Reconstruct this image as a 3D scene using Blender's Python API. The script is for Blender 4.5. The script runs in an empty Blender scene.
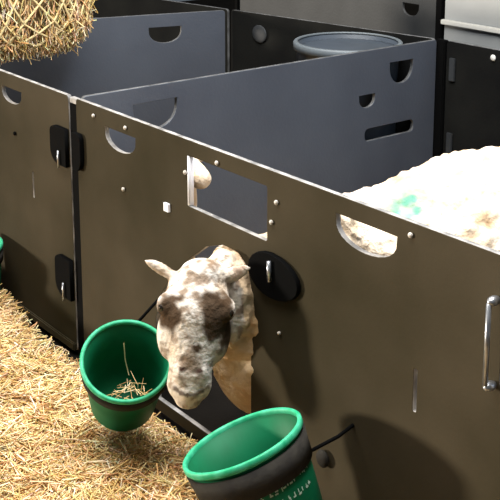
import bpy, bmesh, math, random
from mathutils import Vector, Matrix, noise
random.seed(7)
S = bpy.context.scene
COL = S.collection
V = Vector

# ---------------------------------------------------------------- camera
hd = math.atan2(874, 1114); pt = math.radians(12)
fw = V((-math.cos(hd)*math.cos(pt), math.sin(hd)*math.cos(pt), -math.sin(pt)))
rt = fw.cross(V((0, 0, 1))).normalized(); up = rt.cross(fw)
cam = bpy.data.cameras.new('camera'); co = bpy.data.objects.new('camera', cam); COL.objects.link(co)
CAM = V((3.141, -1.723, 1.64))
M = Matrix((rt, up, -fw)).transposed().to_4x4(); M.translation = CAM
co.matrix_world = M
cam.sensor_width = 36; cam.lens = 36*1090/500; cam.shift_y = -178/500; cam.clip_start = .05
S.camera = co

# ---------------------------------------------------------------- light
S.view_settings.view_transform = 'Standard'; S.view_settings.look = 'None'
S.view_settings.gamma = 1; S.view_settings.exposure = 0.0
w = bpy.data.worlds.new('world'); S.world = w; w.use_nodes = True
bg = w.node_tree.nodes['Background']; bg.inputs[0].default_value = (.75, .86, 1, 1); bg.inputs[1].default_value = .13

def sun(name, d, e, ang, c):
    l = bpy.data.lights.new(name, 'SUN'); l.energy = e; l.angle = math.radians(ang); l.color = c
    o = bpy.data.objects.new(name, l); COL.objects.link(o)
    o.rotation_euler = V(d).to_track_quat('-Z', 'Y').to_euler(); return o
def area(name, loc, tgt, e, sx, sy, c):
    l = bpy.data.lights.new(name, 'AREA'); l.shape = 'RECTANGLE'; l.size = sx; l.size_y = sy; l.energy = e; l.color = c
    o = bpy.data.objects.new(name, l); COL.objects.link(o); o.location = loc
    o.rotation_euler = (V(tgt)-V(loc)).to_track_quat('-Z', 'Y').to_euler(); return o
sun('low_sun', (.95, 1, -.06), 5.0, 6, (1, .90, .76))
area('roof_light', (.5, -.5, 4.2), (.4, -.3, 0), 520, 4.0, 3.0, (1, .97, .92))
area('pen_fill', (1.3, .12, 2.7), (.3, .35, .3), 48, .5, .5, (.76, .86, 1))  # unseen fill added to brighten the near end of the cross panel
area('cool_side_fill', (6.5, 2.2, 2.6), (0, .9, .4), 90, 2.5, 2.5, (.72, .84, 1))  # unseen area light added to turn the cross panels bluish

# ---------------------------------------------------------------- helpers
def tag(o, label=None, cat=None, group=None, kind=None):
    if label: o['label'] = label
    if cat: o['category'] = cat
    if group: o['group'] = group
    if kind: o['kind'] = kind
    return o
def empty(name, loc=(0, 0, 0)):
    o = bpy.data.objects.new(name, None); COL.objects.link(o); o.location = loc; o.empty_display_size = .05
    return o
def link(name, me, mats, parent=None, smooth=True):
    o = bpy.data.objects.new(name, me); COL.objects.link(o)
    for m in (mats if isinstance(mats, (list, tuple)) else [mats]): me.materials.append(m)
    if smooth:
        me.polygons.foreach_set('use_smooth', [True]*len(me.polygons))
    if parent:
        o.parent = parent; me.transform(Matrix.Translation(-V(parent.matrix_basis.translation)))
    return o
def bm_me(bm, name='m'):
    bmesh.ops.recalc_face_normals(bm, faces=bm.faces)
    me = bpy.data.meshes.new(name); bm.to_mesh(me); bm.free(); return me

def rgb(h):  # sRGB 0-255 -> linear
    return tuple(((c/255)/12.92 if c/255 < .04045 else ((c/255+.055)/1.055)**2.4) for c in h)
def mat(name, col, rough=.5, col2=None, scale=8, bump=0, bscale=60, metal=0, spec=.5, attr=None, detail=4, subs=0, lo=.35, hi=.65):
    m = bpy.data.materials.new(name); m.use_nodes = True
    n = m.node_tree.nodes; L = m.node_tree.links; b = n['Principled BSDF']
    b.inputs['Base Color'].default_value = (*col, 1); b.inputs['Roughness'].default_value = rough
    b.inputs['Metallic'].default_value = metal; b.inputs['Specular IOR Level'].default_value = spec
    if subs:
        b.inputs['Subsurface Weight'].default_value = subs; b.inputs['Subsurface Radius'].default_value = (.02, .01, .008)
    tc = n.new('ShaderNodeTexCoord')
    src = None
    if attr:
        a = n.new('ShaderNodeAttribute'); a.attribute_name = attr; src = a.outputs['Color']
    if col2:
        nz = n.new('ShaderNodeTexNoise'); nz.inputs['Scale'].default_value = scale; nz.inputs['Detail'].default_value = detail
        L.new(tc.outputs['Object'], nz.inputs['Vector'])
        mr = n.new('ShaderNodeMapRange'); mr.inputs[1].default_value = lo; mr.inputs[2].default_value = hi
        L.new(nz.outputs[0], mr.inputs[0])
        mx = n.new('ShaderNodeMix'); mx.data_type = 'RGBA'
        L.new(mr.outputs[0], mx.inputs[0])
        mx.inputs[6].default_value = (*col, 1); mx.inputs[7].default_value = (*col2, 1)
        out = mx.outputs[2]
        if src:
            m2 = n.new('ShaderNodeMix'); m2.data_type = 'RGBA'; m2.blend_type = 'MULTIPLY'; m2.inputs[0].default_value = 1
            L.new(src, m2.inputs[6]); L.new(out, m2.inputs[7]); out = m2.outputs[2]
        src = out
    if src: L.new(src, b.inputs['Base Color'])
    if bump:
        nb = n.new('ShaderNodeTexNoise'); nb.inputs['Scale'].default_value = bscale; nb.inputs['Detail'].default_value = 5
        L.new(tc.outputs['Object'], nb.inputs['Vector'])
        bp = n.new('ShaderNodeBump'); bp.inputs['Strength'].default_value = bump; bp.inputs['Distance'].default_value = .01
        L.new(nb.outputs[0], bp.inputs['Height']); L.new(bp.outputs[0], b.inputs['Normal'])
    return m

MAT = dict(
    strawlit=mat('straw_lit_plastic', (.055, .044, .028), .8, (.022, .0185, .009), 1.8, .04, 90, spec=.04, lo=.3, hi=.7),  # black plastic with the straw's warm reflected light painted in as brown
    skylit=mat('sky_lit_plastic', (.070, .078, .095), .42, (.055, .061, .076), 2.5, .08, 80, spec=.4),  # same black plastic, cool sky reflection put into the base colour
    dark=mat('shaded_black_plastic', (.006, .006, .006), .9, (.010, .010, .009), 4, .1, 80, spec=.02),  # same plastic again, shade on the rear panels put into the colour
    far=mat('dimmed_grey_plastic', (.020, .022, .024), .6, (.032, .034, .036), 3, .1, 80, spec=.2),  # grey lowered in the colour to stand for weaker light at the back
    edge=mat('scuffed_lit_edge', (.34, .32, .30), .6, (.10, .095, .09), 18),  # scuffed grey, made paler for the light caught along the edges
    edge_dull=mat('dull_edge', (.11, .11, .11), .6, (.04, .04, .04), 18),
    edge_bright=mat('near_white_plastic', (.8, .8, .85), .5),  # near-white; on the window it paints the light its edge catches
    black=mat('black_rubber', (.003, .003, .003), .8, spec=.02),
    steel=mat('galvanised_steel', (.55, .56, .58), .3, (.35, .36, .38), 30, metal=.9),
    bolt=mat('pale_bolt', (.42, .38, .33), .45),
    green=mat('green_plastic', (.002, .112, .045), .55, (.003, .085, .033), 9, spec=.14),
    rimgreen=mat('worn_green_rim', (.012, .27, .12), .5, (.05, .38, .21), 40, spec=.25),
    holder=mat('dark_strap', (.020, .018, .016), .8, (.030, .027, .022), 20, .2, spec=.05),
    white=mat('white_print', (.62, .72, .6), .6),
    wool=mat('cream_fleece', (.78, .72, .65), .95, (.66, .52, .38), 11, .9, 55, spec=.1, attr='Col', lo=.45, hi=.75),
    face=mat('sheep_hair', (1, 1, 1), .85, (.72, .66, .60), 60, .5, 120, spec=.15, attr='Col'),
    eye=mat('eye', (.012, .008, .005), .12, spec=.6),
    horn=mat('hoof', (.05, .04, .03), .5),
    straw=mat('straw', (1, 1, 1), .7, (.72, .64, .52), 9, spec=.25, attr='Col'),
    bed=mat('straw_bed', (.30, .20, .09), .9, (.12, .075, .035), 22, 1, 50, spec=.1),
    concrete=mat('shade_dark_concrete', (.013, .011, .009), .95, (.007, .006, .005), 3, .3, 40, spec=.03),  # darkened so the floor seen through the feeding hole reads as shade
    pale=mat('pale_board', (.28, .29, .29), .55, (.23, .24, .24), 2.5, .05, 30),
    rail=mat('pale_rail', (.55, .54, .5), .5),
    cord=mat('net_cord', (.72, .55, .26), .8),
    orange=mat('orange_tag', (.75, .28, .03), .45),
    drum=mat('blue_grey_plastic', (.035, .045, .058), .35, (.05, .06, .075), 5),
    drumin=mat('tub_lip', (.10, .115, .125), .5),
    hallwall=mat('hall_wall', (.16, .16, .15), .8, (.13, .13, .12), 2),
)

def capsule_section(bm, pts, rads, n=16):
    """tube with round section through pts"""
    rings = []
    for i, p in enumerate(pts):
        p = V(p)
        a = V(pts[max(i-1, 0)]); b = V(pts[min(i+1, len(pts)-1)])
        t = (b-a).normalized(); ref = V((0, 0, 1)) if abs(t.z) < .9 else V((1, 0, 0))
        x = t.cross(ref).normalized(); y = x.cross(t)
        r = rads[i] if isinstance(rads, (list, tuple)) else rads
        rings.append([bm.verts.new(p + x*r*math.cos(2*math.pi*k/n) + y*r*math.sin(2*math.pi*k/n)) for k in range(n)])
    for a, b in zip(rings, rings[1:]):
        for k in range(n): bm.faces.new((a[k], a[(k+1) % n], b[(k+1) % n], b[k]))
    bm.faces.new(rings[0]); bm.faces.new(rings[-1][::-1])
def tube(pts, r, n=10):
    bm = bmesh.new(); capsule_section(bm, pts, r, n); return bm_me(bm)
def loft(bm, secs, n=24):
    """secs: (center, axis u, axis v) closed with caps"""
    rings = []
    for c, u, v in secs:
        rings.append([bm.verts.new(V(c)+V(u)*math.cos(2*math.pi*k/n)+V(v)*math.sin(2*math.pi*k/n)) for k in range(n)])
    for a, b in zip(rings, rings[1:]):
        for k in range(n): bm.faces.new((a[k], a[(k+1) % n], b[(k+1) % n], b[k]))
    bm.faces.new(rings[0]); bm.faces.new(rings[-1][::-1])
def ell(bm, c, ax, n=20):
    """ellipsoid with axis vectors ax[0..2]"""
    r = bmesh.ops.create_uvsphere(bm, u_segments=n, v_segments=n//2+2, radius=1)
    m = Matrix((V(ax[0]), V(ax[1]), V(ax[2]))).transposed().to_4x4(); m.translation = V(c)
    bmesh.ops.transform(bm, matrix=m, verts=r['verts'])
def box(bm, lo, hi):
    r = bmesh.ops.create_cube(bm, size=1)
    lo, hi = V(lo), V(hi)
    for v in r['verts']: v.co = V([(lo[i]+hi[i])/2 + v.co[i]*(hi[i]-lo[i]) for i in range(3)])
def box_me(lo, hi, bev=.004):
    bm = bmesh.new(); box(bm, lo, hi)
    if bev: bmesh.ops.bevel(bm, geom=bm.edges[:], offset=bev, segments=2, affect='EDGES')
    return bm_me(bm)
def remesh(bm, voxel=.008, smooth=4):
    me = bm_me(bm); o = bpy.data.objects.new('tmp', me); COL.objects.link(o)
    m = o.modifiers.new('r', 'REMESH'); m.mode = 'VOXEL'; m.voxel_size = voxel
    s = o.modifiers.new('s', 'SMOOTH'); s.factor = .5; s.iterations = smooth
    dg = bpy.context.evaluated_depsgraph_get(); dg.update()
    out = bpy.data.meshes.new_from_object(o.evaluated_get(dg))
    bpy.data.objects.remove(o); bpy.data.meshes.remove(me); return out

# ---- sheet with holes: 2D (u, v) outline, extruded by thickness t
def sheet(outline, holes, t, mapf, name='sheet'):
    cu = bpy.data.curves.new('c', 'CURVE'); cu.dimensions = '2D'; cu.fill_mode = 'BOTH'
    for poly in [outline]+holes:
        sp = cu.splines.new('POLY'); sp.points.add(len(poly)-1); sp.use_cyclic_u = True
        for p, q in zip(sp.points, poly): p.co = (q[0], q[1], 0, 1)
    cu.extrude = t/2-.002; cu.bevel_depth = .002; cu.bevel_resolution = 1; cu.offset = -.002
    o = bpy.data.objects.new('c', cu); COL.objects.link(o)
    dg = bpy.context.evaluated_depsgraph_get(); dg.update()
    me = bpy.data.meshes.new_from_object(o.evaluated_get(dg)); bpy.data.objects.remove(o)
    me.materials.clear()
    for p in me.polygons: p.material_index = 0 if abs(p.normal.z) > .9 else 1
    for v in me.vertices: v.co = mapf(v.co.x, v.co.y, v.co.z+t/2)
    bm = bmesh.new(); bm.from_mesh(me); bmesh.ops.recalc_face_normals(bm, faces=bm.faces); bm.to_mesh(me); bm.free()
    return me
def rrect(u0, v0, u1, v1, r=.012, n=4):
    P = []
    for cx, cy, a in ((u1-r, v1-r, 0), (u0+r, v1-r, 90), (u0+r, v0+r, 180), (u1-r, v0+r, 270)):
        for k in range(n+1):
            t = math.radians(a+90*k/n); P.append((cx+r*math.cos(t), cy+r*math.sin(t)))
    return P
def dhole(u0, u1, top, depth, n=14):
    P = [(u1, top), (u0, top)]; c = (u0+u1)/2; h = (u1-u0)/2
    for k in range(1, n): 
        t = math.pi*k/n; P.append((c-h*math.cos(t), top-.012-(depth-.012)*math.sin(t)**.8))
    return P
T = .016
def hurdle(name_loc, u0, u1, face, axis, holes, mt, edge, label, group=None, v0=-.13, v1=.8, cat='pen panel'):
    """axis 'x': sheet in plane y=face..face+T ; axis 'y': plane x=face-T..face"""
    if axis == 'p':
        a, b = V((*face[0], 0)), V((*face[1], 0)); L0 = (b-a).length; dd = (b-a)/L0; nn = V((-dd.y, dd.x, 0))
        f = lambda u, v, w: a+dd*u+nn*w+V((0, 0, v)); u0, u1 = 0, L0; m_ = (a+b)/2; base = (m_.x, m_.y, v0)
    elif axis == 'x': f = lambda u, v, w: V((u, face+w, v)); base = ((u0+u1)/2, face+T/2, v0)
    else: f = lambda u, v, w: V((face-w, u, v)); base = (face-T/2, (u0+u1)/2, v0)
    r = empty(name_loc, base); tag(r, label, cat, group)
    me = sheet(rrect(u0, v0, u1, v1, .015), holes, T, f)
    link('sheet', me, [MAT[mt], MAT[edge]], r, smooth=False)
    return r, f
def bolt(r, f, u, v, rad=.007, m='bolt', out=-.004):
    bm = bmesh.new()
    c = f(u, v, out); d = (f(u, v, 1)-f(u, v, 0))
    e1 = f(1, 0, 0)-f(0, 0, 0); e2 = V((0, 0, 1))
    ell(bm, c, (e1*rad, e2*rad, d*.005), 12)
    link('bolt', bm_me(bm), MAT[m], r)
def latch(r, f, u, v, w=.075, h=.15, pin=True, side=1):
    """black moulded D latch with a steel pin"""
    c = [(u+side*w/2, v+h/2), (u-side*w*.25, v+h/2)]
    for k in range(7):
        t = math.radians(90*k/6); c.append((u-side*(w*.25+w*.35*math.sin(t)), v+h/2-h*.18*(1-math.cos(t))))
    for k in range(9):
        t = math.radians(90*k/8); c.append((u-side*(w*.6)*math.cos(t)+side*w*.0, v-h*.15-h*.35*math.sin(t)))
    c.append((u+side*w/2, v-h/2))
    me = sheet(c, [], .016, lambda a, b, w_: f(a, b, -.001-w_))
    p = link('latch_plate', me, [MAT['black'], MAT['black']], r, smooth=False)
    if pin:
        bm = bmesh.new(); capsule_section(bm, [f(u+side*.01, v-h*.55, -.024), f(u+side*.01, v-h*.1, -.024)], .0035, 8)
        q = link('latch_pin', bm_me(bm), MAT['steel'], r)

# ---------------------------------------------------------------- setting
fl = link('floor', box_me((-7, -5, -.35), (7, 8, -.15), 0), MAT['concrete'], smooth=False); tag(fl, kind='structure')
wb = link('wall_back', box_me((-7, 7.8, -.15), (7, 8, 4), 0), MAT['hallwall'], smooth=False); tag(wb, kind='structure')

# ---------------------------------------------------------------- hurdles
PG = 'black plastic hurdles making up the sheep pens'
HEAD = [(.47, -.09), (.47, .18), (.50, .27), (.57, .36), (.66, .44), (.74, .50), (.82, .53), (.89, .53), (.935, .50), (.948, .45), (.948, -.09)]
WIN = rrect(.652, .600, 1.017, .752, .004, 1)
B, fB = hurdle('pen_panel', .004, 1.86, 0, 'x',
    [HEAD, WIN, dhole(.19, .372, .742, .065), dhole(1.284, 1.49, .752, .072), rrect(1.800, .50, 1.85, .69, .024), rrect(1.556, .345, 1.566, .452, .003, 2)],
    'strawlit', 'edge', 'long straw-tinted black front panel that the speckled sheep pokes its head through', None)
link('window_edge_lit', box_me((.6525, -.001, .601), (.660, T+.001, .751), .001), MAT['edge_bright'], B)  # bright strip, light on the left window edge put into its colour
for u, v in ((.125, .765), (.32, .765), (.645, .70), (.80, .765), (1.06, .72), (1.04, .66), (1.535, .77), (.30, .56)):
    bolt(B, fB, u, v)
bm = bmesh.new(); box(bm, (.535, -.008, .555), (.56, 0, .58)); link('clip', bm_me(bm), MAT['edge_bright'], B, False)
bolt(B, fB, 1.075, .36, .005)
# rounded rubber plate with steel bar beside the feeding hole
pl = []
for k in range(20):
    t = 2*math.pi*k/20; pl.append((1.045+.115*math.cos(t)*(1 if math.cos(t) > 0 else .8), .515+.062*math.sin(t)+.03*math.cos(t)*0))
link('latch_plate', sheet(pl, [], .014, lambda a, b, w_: fB(a, b, -.001-w_)), [MAT['black'], MAT['black']], B, False)
link('latch_pin', tube([(1.052, -.022, .560), (1.056, -.022, .505)], .006, 10), MAT['steel'], B)
# steel drop bar at the right-hand slot
hb = bmesh.new(); capsule_section(hb, [(1.786, -.03, .515), (1.786, -.03, .70)], .006, 10)
hbo = link('drop_bar', bm_me(hb), MAT['steel'], B)
for z in (.510, .703):
    bb = bmesh.new(); ell(bb, (1.787, -.016, z), ((.012, 0, 0), (0, .018, 0), (0, 0, .011)), 14)
    link('bar_end', bm_me(bb), MAT['steel'], B)
# black gap post between the two front hurdles
link('hinge_post', box_me((-.0455, .004, -.13), (.0035, .03, .775), .002), MAT['black'], B, False)
link('top_cap', box_me((-.0455, .004, .776), (.003, .024, .795), .002), MAT['edge'], B, False)
latch(B, fB, .022, .62, .05, .13, False, -1)

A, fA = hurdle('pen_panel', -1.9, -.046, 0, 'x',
    [dhole(-.56, -.40, .745, .055), rrect(-.338, .365, -.328, .462, .003, 2), dhole(-1.5, -1.3, .745, .07)], 'strawlit', 'edge',
    'straw-tinted black front panel at the far left, with two black latches on its right end', None)
latch(A, fA, -.10, .615, .10, .135, True, 1)
latch(A, fA, -.10, .135, .10, .15, True, 1)
bolt(A, fA, -.46, .58, .008, 'black')
link('bottom_rail', box_me((-1.9, -.012, -.13), (-.05, 0, -.10), .004), MAT['strawlit'], A, False)

C_, fC = hurdle('pen_panel', 1.875, 3.7, 0, 'x', [], 'strawlit', 'edge',
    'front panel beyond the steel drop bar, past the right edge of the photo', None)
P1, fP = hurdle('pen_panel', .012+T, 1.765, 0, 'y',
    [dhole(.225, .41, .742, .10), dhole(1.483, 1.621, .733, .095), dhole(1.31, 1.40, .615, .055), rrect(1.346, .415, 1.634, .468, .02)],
    'skylit', 'edge_dull', 'blue-grey cross panel between the two pens with a long slot and three D-shaped hand holes', None)
P2, fP2 = hurdle('pen_panel', 0, 0, ((-1.655, .03), (-1.228, 1.545)), 'p', [dhole(1.17, 1.34, .735, .08)], 'skylit', 'edge_dull',
    'blue-grey cross panel at the far side of the left pen, behind the hay net', None)
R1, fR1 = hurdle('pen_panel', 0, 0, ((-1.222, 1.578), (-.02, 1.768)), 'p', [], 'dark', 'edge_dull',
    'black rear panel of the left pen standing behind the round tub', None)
bm = bmesh.new(); ell(bm, fR1(.20, .70, -.006), ((.05, .006, 0), (0, .008, 0), (0, 0, .045)), 16)
link('latch_plate', bm_me(bm), MAT['far'], R1)
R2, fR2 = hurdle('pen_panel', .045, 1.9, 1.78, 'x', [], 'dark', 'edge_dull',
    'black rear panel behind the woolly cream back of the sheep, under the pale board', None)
for z in (.68, .35): link('latch_plate', box_me((.07, 1.768, z-.05), (.10, 1.778, z+.05), .002), MAT['far'], R2, False)
bolt(R2, fR2, .30, .765, .014, 'rail')
link('hinge_post', box_me((-.015, 1.77, -.13), (.04, 1.80, .80), .004), MAT['black'], R2, False)
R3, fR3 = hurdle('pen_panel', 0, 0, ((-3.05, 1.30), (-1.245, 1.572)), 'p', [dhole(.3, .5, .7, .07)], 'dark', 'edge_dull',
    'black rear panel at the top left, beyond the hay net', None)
R4, fR4 = hurdle('pen_panel', -3.0, -1.12, 3.0, 'x', [dhole(-1.395, -1.262, .69, .075)], 'far', 'edge_dull',
    'grey panel farthest back with one D-shaped hand hole at its right end', None)
link('end_post', box_me((-1.118, 2.985, -.15), (-1.07, 3.03, .82), .004), MAT['black'], R4, False)
link('end_post', box_me((-3.04, 2.985, -.15), (-3.004, 3.03, .82), .004), MAT['black'], R4, False)

# pale board beyond the pens
pb = empty('barrier_board', (.9, 3.1, -.15)); tag(pb, 'pale grey board barrier with light rails at the back, top right', 'barrier')
link('board', box_me((-1.06, 3.0, -.15), (2.9, 3.03, 1.1), .003), MAT['pale'], pb, False)
link('rail', box_me((-1.06, 2.965, .605), (2.9, 2.999, .632), .004), MAT['rail'], pb, False)
link('rail', box_me((-1.06, 2.96, 1.04), (2.9, 2.999, 1.10), .004), MAT['rail'], pb, False)
for x in (-.9, 2.7): link('board_foot', box_me((x, 2.93, -.15), (x+.08, 3.0, -.10), .003), MAT['rail'], pb, False)

# ---------------------------------------------------------------- round tub in the left pen
def lathe(prof, c, axis, n=48, close=False):
    """prof list of (r, h) ; along axis from c"""
    a = V(axis).normalized(); ref = V((0, 0, 1)) if abs(a.z) < .8 else V((1, 0, 0))
    x = ref.cross(a).normalized(); y = a.cross(x)
    bm = bmesh.new(); rings = []
    for r, h in prof:
        if r < 1e-5: rings.append([bm.verts.new(V(c)+a*h)]*n)
        else: rings.append([bm.verts.new(V(c)+a*h+(x*math.cos(2*math.pi*k/n)+y*math.sin(2*math.pi*k/n))*r) for k in range(n)])
    for p, q in zip(rings, rings[1:]):
        for k in range(n):
            vs = [p[k], p[(k+1) % n], q[(k+1) % n], q[k]]
            u = []
            for v_ in vs:
                if v_ not in u: u.append(v_)
            if len(u) >= 3: bm.faces.new(u)
    return bm_me(bm)
tb = empty('feed_tub', (-.254, 1.48, -.15)); tag(tb, 'round blue-grey tub standing in the far corner of the left pen', 'tub')
c = (-.254, 1.48, -.15)
link('body', lathe([(0, 0), (.195, 0), (.205, .02), (.222, .90), (.230, .905), (.230, .93), (.218, .93), (.20, .04), (0, .03)], c, (0, 0, 1)), MAT['drum'], tb)
link('lid', lathe([(0, .905), (.214, .905), (.214, .912), (.18, .915), (.05, .918), (0, .918)], c, (0, 0, 1)), MAT['drum'], tb)
link('rim', lathe([(.2315, .905), (.237, .907), (.237, .935), (.232, .94), (.218, .94), (.218, .932), (.2315, .932), (.2315, .905)], c, (0, 0, 1)), MAT['drumin'], tb)

# ---------------------------------------------------------------- buckets
def bucket(rimc, axis, r, h, taper, band, label, letter=False, strap=None):
    """axis points out of the opening"""
    a = V(axis).normalized(); base = V(rimc)-a*h; rb = r*taper
    root = empty('feed_bucket', base); tag(root, label, 'bucket', 'green feed buckets hung on the front panels')
    def rad(s): return rb+(r-rb)*s/h
    th = .005
    prof = [(0, 0), (rb-.006, 0), (rb, .006), (rad(h*.5), h*.5), (rad(h-.02), h-.02), (r-.001, h-.012), (r-.005, h-.012),
            (rad(h*.5)-th, h*.5), (rb-th, .010), (0, .008)]
    link('body', lathe(prof, base, a, 56), MAT['green'], root)
    link('rim', lathe([(r-.005, h-.012), (r+.003, h-.018), (r+.006, h-.014), (r+.006, h-.003), (r+.003, h), (r-.002, h), (r-.0055, h-.004), (r-.005, h-.012)], base, a, 56), MAT['rimgreen'], root)
    b0, b1 = band
    pr = [(rad(h-b1)+.001, h-b1), (rad(h-b1)+.008, h-b1), (rad(h-b0)+.008, h-b0), (rad(h-b0)+.001, h-b0)]
    link('holder_band', lathe(pr, base, a, 56), MAT['holder'], root)
    if strap:
        for s in strap: link('hook', tube(s, .0045, 8), MAT['black'], root)
    if letter:
        bm = bmesh.new(); ref = V((1, 0, 0)); x = V((0, 0, 1)).cross(a) if abs(a.z) < .8 else ref.cross(a)
        ref = V((0, 0, 1)) if abs(a.z) < .8 else V((1, 0, 0)); x = ref.cross(a).normalized(); y = a.cross(x)
        rnd = random.Random(3)
        # angle facing the camera
        d = CAM-V(rimc); th0 = math.atan2(d.dot(y), d.dot(x))
        def P(ang, s, off=.0015): return base+a*s+(x*math.cos(ang)+y*math.sin(ang))*(rad(s)+off)
        for line, (s0, hh, a0, a1, step) in enumerate(((h-.105, .020, -.25, .95, .13), (h-.138, .016, .1, .95, .11))):
            q = a0
            while q < a1:
                for st in range(rnd.choice((2, 2, 3))):
                    u = q+rnd.random()*step*.6; v0 = s0+rnd.random()*hh*.5
                    if rnd.random() < .5: pts = [(u, v0), (u+.02, v0), (u+.02, v0+hh*.6), (u, v0+hh*.6)]
                    else: pts = [(u, v0), (u+.06, v0), (u+.06, v0+.004), (u, v0+.004)]
                    bm.faces.new([bm.verts.new(P(th0+pp[0], pp[1])) for pp in pts])
                q += step
        bmesh.ops.solidify(bm, geom=bm.faces[:], thickness=.0006)
        link('lettering', bm_me(bm), MAT['white'], root, False)
    return root
d1 = (CAM-V((.70, -.25, .21))).normalized()
ax1 = (Matrix.Rotation(math.radians(29), 3, d1.cross(V((0, 0, 1))).normalized()) @ d1)
ax1 = Matrix.Rotation(math.radians(-6), 3, d1) @ ax1
bucket((.700, -.25, .212), ax1, .124, .25, .78, (.020, .062),
       'green bucket tipped toward the camera, left of the sheep head', strap=[[(.60, -.16, .25), (.60, -.06, .32), (.60, 0.0, .33)]])
bucket((1.262, -.275, .236), (-.36, -.20, .92), .148, .25, .82, (.026, .092),
       'green bucket with white lettering and a wide dark band, at the bottom edge', letter=True,
       strap=[[(1.36, -.16, .20), (1.37, -.06, .215), (1.36, 0, .22)]])
bucket((-.592, -.165, .14), (.0, -.05, 1), .135, .23, .82, (.03, .07),
       'green bucket mostly cut off by the left edge of the photo', strap=[[(-.62, -.03, .11), (-.62, -.01, .115), (-.62, 0, .115)]])
kn = bmesh.new(); ell(kn, (1.262, -.012, .085), ((.022, 0, 0), (0, .012, 0), (0, 0, .024)), 12)
link('latch_knob', bm_me(kn), MAT['holder'], B)

# ---------------------------------------------------------------- straw
def colour_attr(me, cols):
    at = me.color_attributes.new('Col', 'FLOAT_COLOR', 'POINT')
    at.data.foreach_set('color', [c for col in cols for c in (*col, 1)])
def strands(name, items, parent=None, m='straw'):
    """items: (p0, pm, p1, r, colour)"""
    vs, fs, cs = [], [], []
    for p0, pm, p1, r, c in items:
        t = (p1-p0).normalized(); a = t.cross(V((random.random()-.5, random.random()-.5, random.random()-.5))).normalized(); b = t.cross(a)
        n0 = len(vs)
        for p in (p0, pm, p1):
            for k in range(3):
                q = 2.0944*k; vs.append(p+(a*math.cos(q)+b*math.sin(q))*r); cs.append(c)
        for s in (0, 3):
            for k in range(3):
                k2 = (k+1) % 3; fs.append((n0+s+k, n0+s+k2, n0+s+3+k2, n0+s+3+k))
    me = bpy.data.meshes.new(name); me.from_pydata(vs, [], fs); colour_attr(me, cs)
    return link(name, me, MAT[m], parent)
PAL = [(1, .80, .46), (1, .90, .66), (.80, .54, .24), (.88, .64, .31), (.92, .72, .40), (.62, .40, .16), (.98, .80, .50), (.46, .29, .12), (.84, .62, .30)]
def hgt(x, y):
    n = noise.noise(V((x*2.6, y*2.6, 0)))*.030+noise.noise(V((x*8, y*8, 3)))*.022+noise.noise(V((x*20, y*20, 9)))*.012
    mound = .10*math.exp(-((x+.75)**2/.30+(y+.30)**2/.14))+.05*math.exp(-((x+.1)**2/.5+(y+.85)**2/.2))
    edge = min(1, max(0, (-y-.03)/.10))
    lowx = min(1, max(0, (x+.50)/.3)); e2 = min(1, max(0, (-y-.05)/.16))
    return -.115+(n+mound)*(.3+.7*edge)-.025*(1-edge)-.03*lowx*(1-e2)*(1 if x < .5 else .3)
def straw_bed(name, x0, x1, y0, y1, f, label, step=.03, cut=None):
    bm = bmesh.new(); nx = int((x1-x0)/step); ny = int((y1-y0)/step)
    g = [[bm.verts.new((x0+(x1-x0)*i/nx, y0+(y1-y0)*j/ny, f(x0+(x1-x0)*i/nx, y0+(y1-y0)*j/ny))) for j in range(ny+1)] for i in range(nx+1)]
    for i in range(nx):
        for j in range(ny): bm.faces.new((g[i][j], g[i+1][j], g[i+1][j+1], g[i][j+1]))
    ed = [e for e in bm.edges if e.is_boundary]
    r = bmesh.ops.extrude_edge_only(bm, edges=ed)
    for v in r['geom']:
        if isinstance(v, bmesh.types.BMVert): v.co.z = -.15
    root = empty(name, ((x0+x1)/2, (y0+y1)/2, -.15)); tag(root, label, 'straw', kind='stuff')
    link('straw_base', bm_me(bm), MAT['bed'], root)
    return root
def scatter(root, n, x0, x1, y0, y1, f, r=(.0013, .0026), ln=(.04, .15), dens=None, lift=.02):
    it = []
    while len(it) < n:
        x = random.uniform(x0, x1); y = random.uniform(y0, y1)
        if dens and random.random() > dens(x, y): continue
        L_ = random.uniform(*ln)*.5; an = random.uniform(0, 2*math.pi); ti = random.gauss(0, .28)
        d = V((math.cos(an)*math.cos(ti), math.sin(an)*math.cos(ti), math.sin(ti)))*L_
        p = V((x, y, f(x, y)+random.uniform(.0, lift)))
        b = V((random.gauss(0, .006), random.gauss(0, .006), random.gauss(0, .008)))
        p0, p1 = p-d, p+d
        if y1 <= -.01 and max(p0.y, p1.y) > -.008: continue
        p0.z = max(p0.z, -.148); p1.z = max(p1.z, -.148)
        it.append((p0, p+b, p1, random.uniform(*r), tuple(ch*random.uniform(.9, 1.15) for ch in random.choice(PAL))))
    strands('straw_stalks', it, root)
sb = straw_bed('loose_straw', -2.6, 3.0, -2.2, -.015, hgt, 'deep loose golden straw heaped in the aisle in front of the panels')
scatter(sb, 60000, -1.9, 1.9, -1.5, -.02, hgt, dens=lambda x, y: .3 if y < -1.15 else (.3 if (-.42 < x < .3 and y > -.13) else 1) if (x < .95) else .35)
h2 = lambda x, y: -.125+noise.noise(V((x*5, y*5, 7)))*.015
for (x0, x1, lab, n) in ((-1.20, -.03, 'straw bedding on the floor of the left pen', 5000), (.02, 1.84, 'straw bedding under the sheep in the right pen', 7000)):
    ya = .03 if x0 < 0 else .42  # right-pen bedding starts further back, leaving dark floor as shade behind the hole
    s_ = straw_bed('straw_bedding', x0, x1, ya, 1.52 if x0 < 0 else 1.76, h2, lab, .05)
    scatter(s_, n, x0+.08, x1-.08, ya+.08, 1.45 if x0 < 0 else 1.68, h2)

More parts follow.
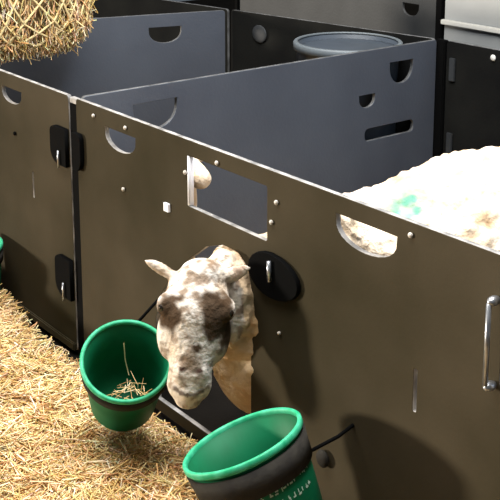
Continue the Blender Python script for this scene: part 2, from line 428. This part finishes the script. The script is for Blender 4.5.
for (cx, cy, cz), rr, nn_ in (((.665, -.215, .085), .05, 90), ((1.285, -.262, .05), .07, 160)):
    ws = empty('straw_wisps', (cx, cy, cz)); tag(ws, 'straw wisps lying in the bottom of the ' + ('tipped green bucket' if nn_ == 90 else 'green bucket with lettering'), 'straw', kind='stuff')
    it = []
    for i in range(nn_ if nn_ > 100 else 45):
        a = random.uniform(0, 6.28); q = rr*math.sqrt(random.random())
        p = V((cx+q*math.cos(a), cy+q*math.sin(a), cz+random.uniform(-.01, .02)))
        d = V((random.gauss(0, 1), random.gauss(0, 1), random.gauss(0, .5))).normalized()*random.uniform(.01, .03)
        it.append((p-d, p, p+d, .001, random.choice(PAL)))
    if nn_ == 90:
        it.append((V((.63, -.20, .12)), V((.628, -.21, .17)), V((.64, -.22, .23)), .0018, PAL[0]))
    strands('straw_stalks', it, ws)
# ---------------------------------------------------------------- hay net
hn = empty('hay_net', (-1.07, .36, .74)); tag(hn, 'bulging hay net hung over the cross panel at top left', 'hay net')
HC = V((-1.15, .385, .96)); HR = V((.16, .31, .21))
def hsurf(th, ph, k=1.0):
    # superellipsoid-like bag
    sx = math.copysign(abs(math.cos(ph))**.6, math.cos(ph)); sz = math.copysign(abs(math.sin(ph))**.7, math.sin(ph))
    cx_ = math.copysign(abs(math.cos(th))**.7, math.cos(th)); cy_ = math.copysign(abs(math.sin(th))**.7, math.sin(th))
    return V((HC.x+HR.x*k*sx*cx_, HC.y+HR.y*k*sx*cy_, HC.z+HR.z*k*sz))
bm = bmesh.new()
cords = 26
for hand in (1, -1):
    for i in range(cords):
        pts = []
        for k in range(15):
            ph = -1.5+3.0*k/14; th = 2*math.pi*i/cords+hand*ph*.55
            pts.append(hsurf(th, ph, 1.02))
        capsule_section(bm, pts, .0055, 5)
link('net', bm_me(bm), MAT['cord'], hn)
link('drawcord', tube([HC+V((0, .1, .2)), HC+V((-.15, .1, .16)), (-1.54, .40, .83), (-1.585, .41, .80)], .006, 8), MAT['cord'], hn)
hb = bmesh.new(); ell(hb, HC, ((HR.x*.8, 0, 0), (0, HR.y*.86, 0), (0, 0, HR.z*.8)), 24)
hay = empty('hay', (-1.06, .36, .76)); tag(hay, 'golden dry hay packed inside the net at top left', 'hay', kind='stuff')
link('hay_core', bm_me(hb), MAT['bed'], hay)
it = []
for i in range(9000):
    th = random.uniform(0, 2*math.pi); ph = random.uniform(-1.5, 1.5); k = random.uniform(.86, 1.06)
    p = hsurf(th, ph, k)
    d = V((random.gauss(0, .25), random.gauss(0, .35), random.choice((1, 1, .6, -.7))+random.gauss(0, .4))).normalized()*random.uniform(.015, .045)
    b = V([random.gauss(0, .004) for _ in range(3)])
    it.append((p-d, p+b, p+d, random.uniform(.0015, .003), tuple(ch*random.uniform(.85, 1.2) for ch in random.choice(PAL))))
for i in range(90):   # stalks hanging out below and at the right-hand end
    p = V((random.uniform(-1.2, -1.05), random.uniform(.1, .6), .765)); L_ = random.uniform(.02, .07)
    it.append((p+V((0, 0, .03)), p-V((random.gauss(0, .01), random.gauss(0, .015), L_*.4)), p-V((random.gauss(0, .02), random.gauss(0, .03), L_)), .0022, random.choice(PAL[:5])))
strands('hay_stalks', it, hay)

# ---------------------------------------------------------------- sheep with its head through the panel
sh = empty('sheep', (1.22, .5, -.15))
tag(sh, 'large cream woolly sheep with brown-speckled face pushed through the front panel above the buckets', 'sheep', 'sheep in the right pen')
P0 = V((.905, -.140, .515)); P1_ = V((.952, -.215, .192))
Ld = (P1_-P0); LEN = Ld.length; Ld.normalize()
vd = (V((3.141, -1.723, 1.3))-P0); N = (vd-Ld*vd.dot(Ld)).normalized(); W = Ld.cross(N).normalized()
if W.dot(rt) < 0: W = -W
def hp(u, s, n): return P0+W*u+Ld*(s*LEN)+N*n   # head-local: across, along (0 poll..1 chin), outward
bm = bmesh.new()
HS = [(-.02, .030, .030, -.03), (.03, .060, .055, -.02), (.12, .080, .075, -.01), (.24, .090, .085, 0), (.33, .092, .088, 0), (.45, .082, .080, .0), (.58, .070, .068, .006),
      (.70, .058, .060, .012), (.80, .058, .056, .016), (.90, .060, .050, .014), (.97, .052, .042, .008), (1.02, .034, .026, .0)]
loft(bm, [(hp(0, s, o), W*a, N*b) for s, a, b, o in HS], 28)
for sgn in (-1, 1):
    ell(bm, hp(sgn*.078, .27, .030), (W*.028, Ld*.034, N*.030))      # brow / orbit
    ell(bm, hp(sgn*.055, .50, -.02), (W*.045, Ld*.08, N*.06))       # cheek
    ell(bm, hp(sgn*.024, .76, .050), (W*.022, Ld*.035, N*.022))     # nostril wing
ell(bm, hp(0, .90, .040), (W*.040, Ld*.034, N*.026))                # upper lip
ell(bm, hp(0, 1.0, .022), (W*.036, Ld*.026, N*.026))                # chin
ell(bm, hp(0, .52, .052), (W*.026, Ld*.12, N*.025))                 # nose bridge
ell(bm, hp(0.01, .03, -.01), (W*.065, Ld*.045, N*.05))              # poll
# ears (flattened)
def ear(base, tip, wd, nrm, bm=bm):
    base, tip = V(base), V(tip); t = tip-base; w_ = t.cross(nrm).normalized(); n_ = V(nrm).normalized()
    S_ = [(0, .5), (.25, .85), (.5, 1), (.75, .8), (.93, .45), (1.0, .12)]
    loft(bm, [(base+t*s, w_*wd*k, n_*(.010*k+.004)) for s, k in S_], 14)
ear(hp(-.055, .08, -.02), hp(-.15, -.05, -.01), .018, N)
ear(hp(.055, .07, -.025), hp(.135, -.075, .02), .022, N)
# neck and chest: comes back through the hole
def sec(c, d, r1, r2):
    d = V(d).normalized(); x = d.cross(V((0, 0, 1))).normalized(); y = x.cross(d)
    return (V(c), x*r1, y*r2)
loft(bm, [sec(hp(0, .20, -.05), (-.05, .2, -.03), .06, .07), sec((.885, -.06, .40), (-.05, .2, -.03), .085, .13), sec((.865, 0, .36), (.0, .2, -.02), .095, .165),
          sec((.87, .08, .34), (.15, .2, 0), .13, .20), sec((.95, .20, .36), (.2, .2, .02), .20, .24), sec((1.08, .34, .40), (.2, .3, 0), .26, .29)], 24)
ell(bm, (.85, .09, .20), ((.18, 0, 0), (0, .11, 0), (0, 0, .20)))
ell(bm, (.83, .03, .40), ((.10, 0, 0), (0, .07, 0), (0, 0, .125)))
ell(bm, (.875, -.03, .44), ((.065, 0, 0), (0, .07, 0), (0, 0, .10)))   # brisket wool
# barrel
loft(bm, [sec((1.20, .08, .44), (.05, 1, 0), .12, .12), sec((1.21, .13, .44), (.05, 1, 0), .24, .25), sec((1.22, .26, .43), (.05, 1, 0), .30, .295), sec((1.23, .45, .43), (.05, 1, 0), .33, .315),
          sec((1.24, .62, .455), (.02, 1, 0), .345, .325), sec((1.26, .78, .445), (0, 1, 0), .335, .325), sec((1.285, .93, .44), (0, 1, 0), .26, .26), sec((1.285, 1.01, .44), (0, 1, 0), .12, .13)], 32)
ell(bm, (1.285, 1.0, .34), ((.05, 0, 0), (0, .05, 0), (0, 0, .13)))   # tail
for x, y in ((1.10, .24), (1.36, .24)):
    capsule_section(bm, [(x, y, .35), (x, y, .15), (x, y-.01, .04), (x, y, -.10)], [.10, .065, .036, .028], 14)
for x in (1.14, 1.42):
    capsule_section(bm, [(x, .78, .35), (x, .84, .18), (x, .90, .07), (x, .88, -.10)], [.12, .075, .038, .029], 14)
me = remesh(bm, .0075, 5)
# fleece lumps on the body, colours painted per point (coat markings)
def lerp(a, b, t): return tuple(a[i]*(1-t)+b[i]*t for i in range(3))
CREAM = (.80, .74, .66); BROWN = (.08, .055, .036); GREY = (.30, .24, .19); WHITE = (.84, .82, .79); TAN = (.60, .47, .30)
def blob(u, s, cu, cs, ru, rs, u_=0): return max(0, 1-(((u-cu)/ru)**2+((s-cs)/rs)**2))
cols = []; NRM = [V(n.vector) for n in me.vertex_normals]; moved = []
for v in me.vertices:
    p = v.co.copy(); q = p-P0; u = q.dot(W); s = q.dot(Ld)/LEN; n_ = q.dot(N)
    head = (s > -.12 and s < 1.2 and abs(u) < .17 and n_ > -.075 and p.y < -.04)
    fz = noise.noise(p*14)
    if head:
        sp = noise.noise(p*70); sp2 = noise.noise(p*38+V((5, 5, 5)))
        c = WHITE
        if s < .32: c = lerp(c, GREY, min(1, max(0, .38+1.6*sp2+1.6*sp)))
        else: c = lerp(c, GREY, min(.8, max(0, .06+1.5*sp2+1.3*sp)))       # freckled forehead
        k = 0
        k = max(k, blob(u, s, .052, .33, .042, .22)*2.2, blob(u, s, .085, .42, .022, .20)*1.6, blob(u, s, -.072, .33, .036, .17)*2.2, blob(u, s, .05, .20, .05, .05)*1.5, blob(u, s, -.05, .20, .03, .04)*1.3)
        k = max(k, blob(u, s, -.062, .42, .020, .08)*1.2)
        k = max(k, blob(u, s, .012, .56, .014, .040)*2, blob(u, s, -.012, .66, .022, .055)*1.3, blob(u, s, .03, .16, .04, .05)*1.2)
        k = min(1, max(0, k+.8*sp2*(k > 0)))
        c = lerp(c, BROWN, min(1, k))
        # nostrils, mouth
        m_ = max(blob(u, s, -.022, .735, .010, .022), blob(u, s, .022, .735, .010, .022))
        c = lerp(c, GREY, min(1, 1.2*blob(u, s, -.002, .69, .036, .10)))
        c = lerp(c, (.08, .05, .04), min(1, m_*3))
        mouth = .935-.9*(abs(u)/.04)**2*.05
        if abs(u) < .042 and abs(s-mouth) < .018 and n_ > 0: c = lerp(c, (.12, .09, .08), .85)
        if abs(u) > .055 and s < .12 and n_ > -.01 and abs(u) < .15:
            c = lerp(CREAM, (.40, .24, .16), .55 if noise.noise(p*30) > -.05 and abs(u) > .09 and u > 0 else .05)
        cols.append(c)
    else:
        c = lerp((.93, .86, .76), (.76, .58, .38), min(1, max(0, .28+fz*.7+.5*noise.noise(p*50)+.3*max(0, p.x-1.3))))
        if p.y < .18 and p.z < .5: c = lerp(c, (.66, .52, .34), .65)          # neck and brisket wool, shadow painted in as darker tan
        if p.z < .12 and p.y > .1: c = CREAM
        g = math.exp(-(((p.x-1.27)/.05)**2+((p.y-.25)/.055)**2)) if p.z > .5 else 0
        g = min(1, g*1.2*(1+noise.noise(p*40)))
        c = lerp(c, (.03, .42, .34), g*.85)
        cols.append(c)
        amp = .012 if p.z > .10 else .0
        moved.append((v.index, p+NRM[v.index]*(amp*(noise.noise(p*18)+.7*noise.noise(p*45)))))
for i_, p in moved: me.vertices[i_].co = p
colour_attr(me, cols)
body = link('body', me, MAT['wool'], sh)
for sgn in (-1, 1):
    b2 = bmesh.new(); ell(b2, hp(sgn*.090, .285, .045), (W*.010, Ld*.012, N*.012), 14)
    link('eye', bm_me(b2), MAT['eye'], sh)
for x, y in ((1.10, .24), (1.36, .24), (1.14, .88), (1.42, .88)):
    b2 = bmesh.new(); loft(b2, [((x, y-.01, -.148), V((.032, 0, 0)), V((0, .042, 0))), ((x, y, -.09), V((.027, 0, 0)), V((0, .03, 0)))], 14)
    link('hoof', bm_me(b2), MAT['horn'], sh)

# ---------------------------------------------------------------- lamb seen through the window
lm = empty('lamb', (.2, .16, -.15))
tag(lm, 'small cream lamb with an orange tag, just seen through the rectangular window', 'lamb', 'sheep in the right pen')
bm = bmesh.new()
loft(bm, [((.045, .16, .22), V((0, .03, 0)), V((0, 0, .04))), ((.07, .16, .22), V((0, .075, 0)), V((0, 0, .10))), ((.16, .16, .23), V((0, .095, 0)), V((0, 0, .125))),
          ((.28, .16, .24), V((0, .095, 0)), V((0, 0, .125))), ((.37, .16, .26), V((0, .07, 0)), V((0, 0, .09)))], 22)
capsule_section(bm, [(.32, .16, .30), (.36, .16, .40), (.385, .16, .52), (.39, .155, .58)], [.08, .062, .052, .048], 16)
capsule_section(bm, [(.36, .165, .61), (.42, .155, .625), (.48, .15, .625), (.525, .145, .615), (.54, .14, .61)], [.035, .048, .038, .032, .018], 16)
ear((.39, .20, .63), (.36, .28, .64), .018, V((0, 0, 1)), bm)
ear((.43, .12, .64), (.545, .085, .655), .022, V((0, -.5, 1)), bm)
for x, y in ((.10, .11), (.10, .21), (.33, .11), (.33, .21)):
    capsule_section(bm, [(x, y, .2), (x+.01, y, .05), (x, y, -.14)], [.045, .026, .02], 12)
me = remesh(bm, .008, 4)
colour_attr(me, [lerp((.9, .84, .74), (.72, .52, .30), max(0, min(1, .2+noise.noise(v.co*12)))) for v in me.vertices])
link('body', me, MAT['wool'], lm)
for y in (.113, .199):
    b2 = bmesh.new(); ell(b2, (.445, y, .635), ((.008, 0, 0), (0, .008, 0), (0, 0, .008)), 10); link('eye', bm_me(b2), MAT['eye'], lm)
link('ear_tag', box_me((.515, .080, .640), (.545, .090, .672), .002), MAT['orange'], lm)
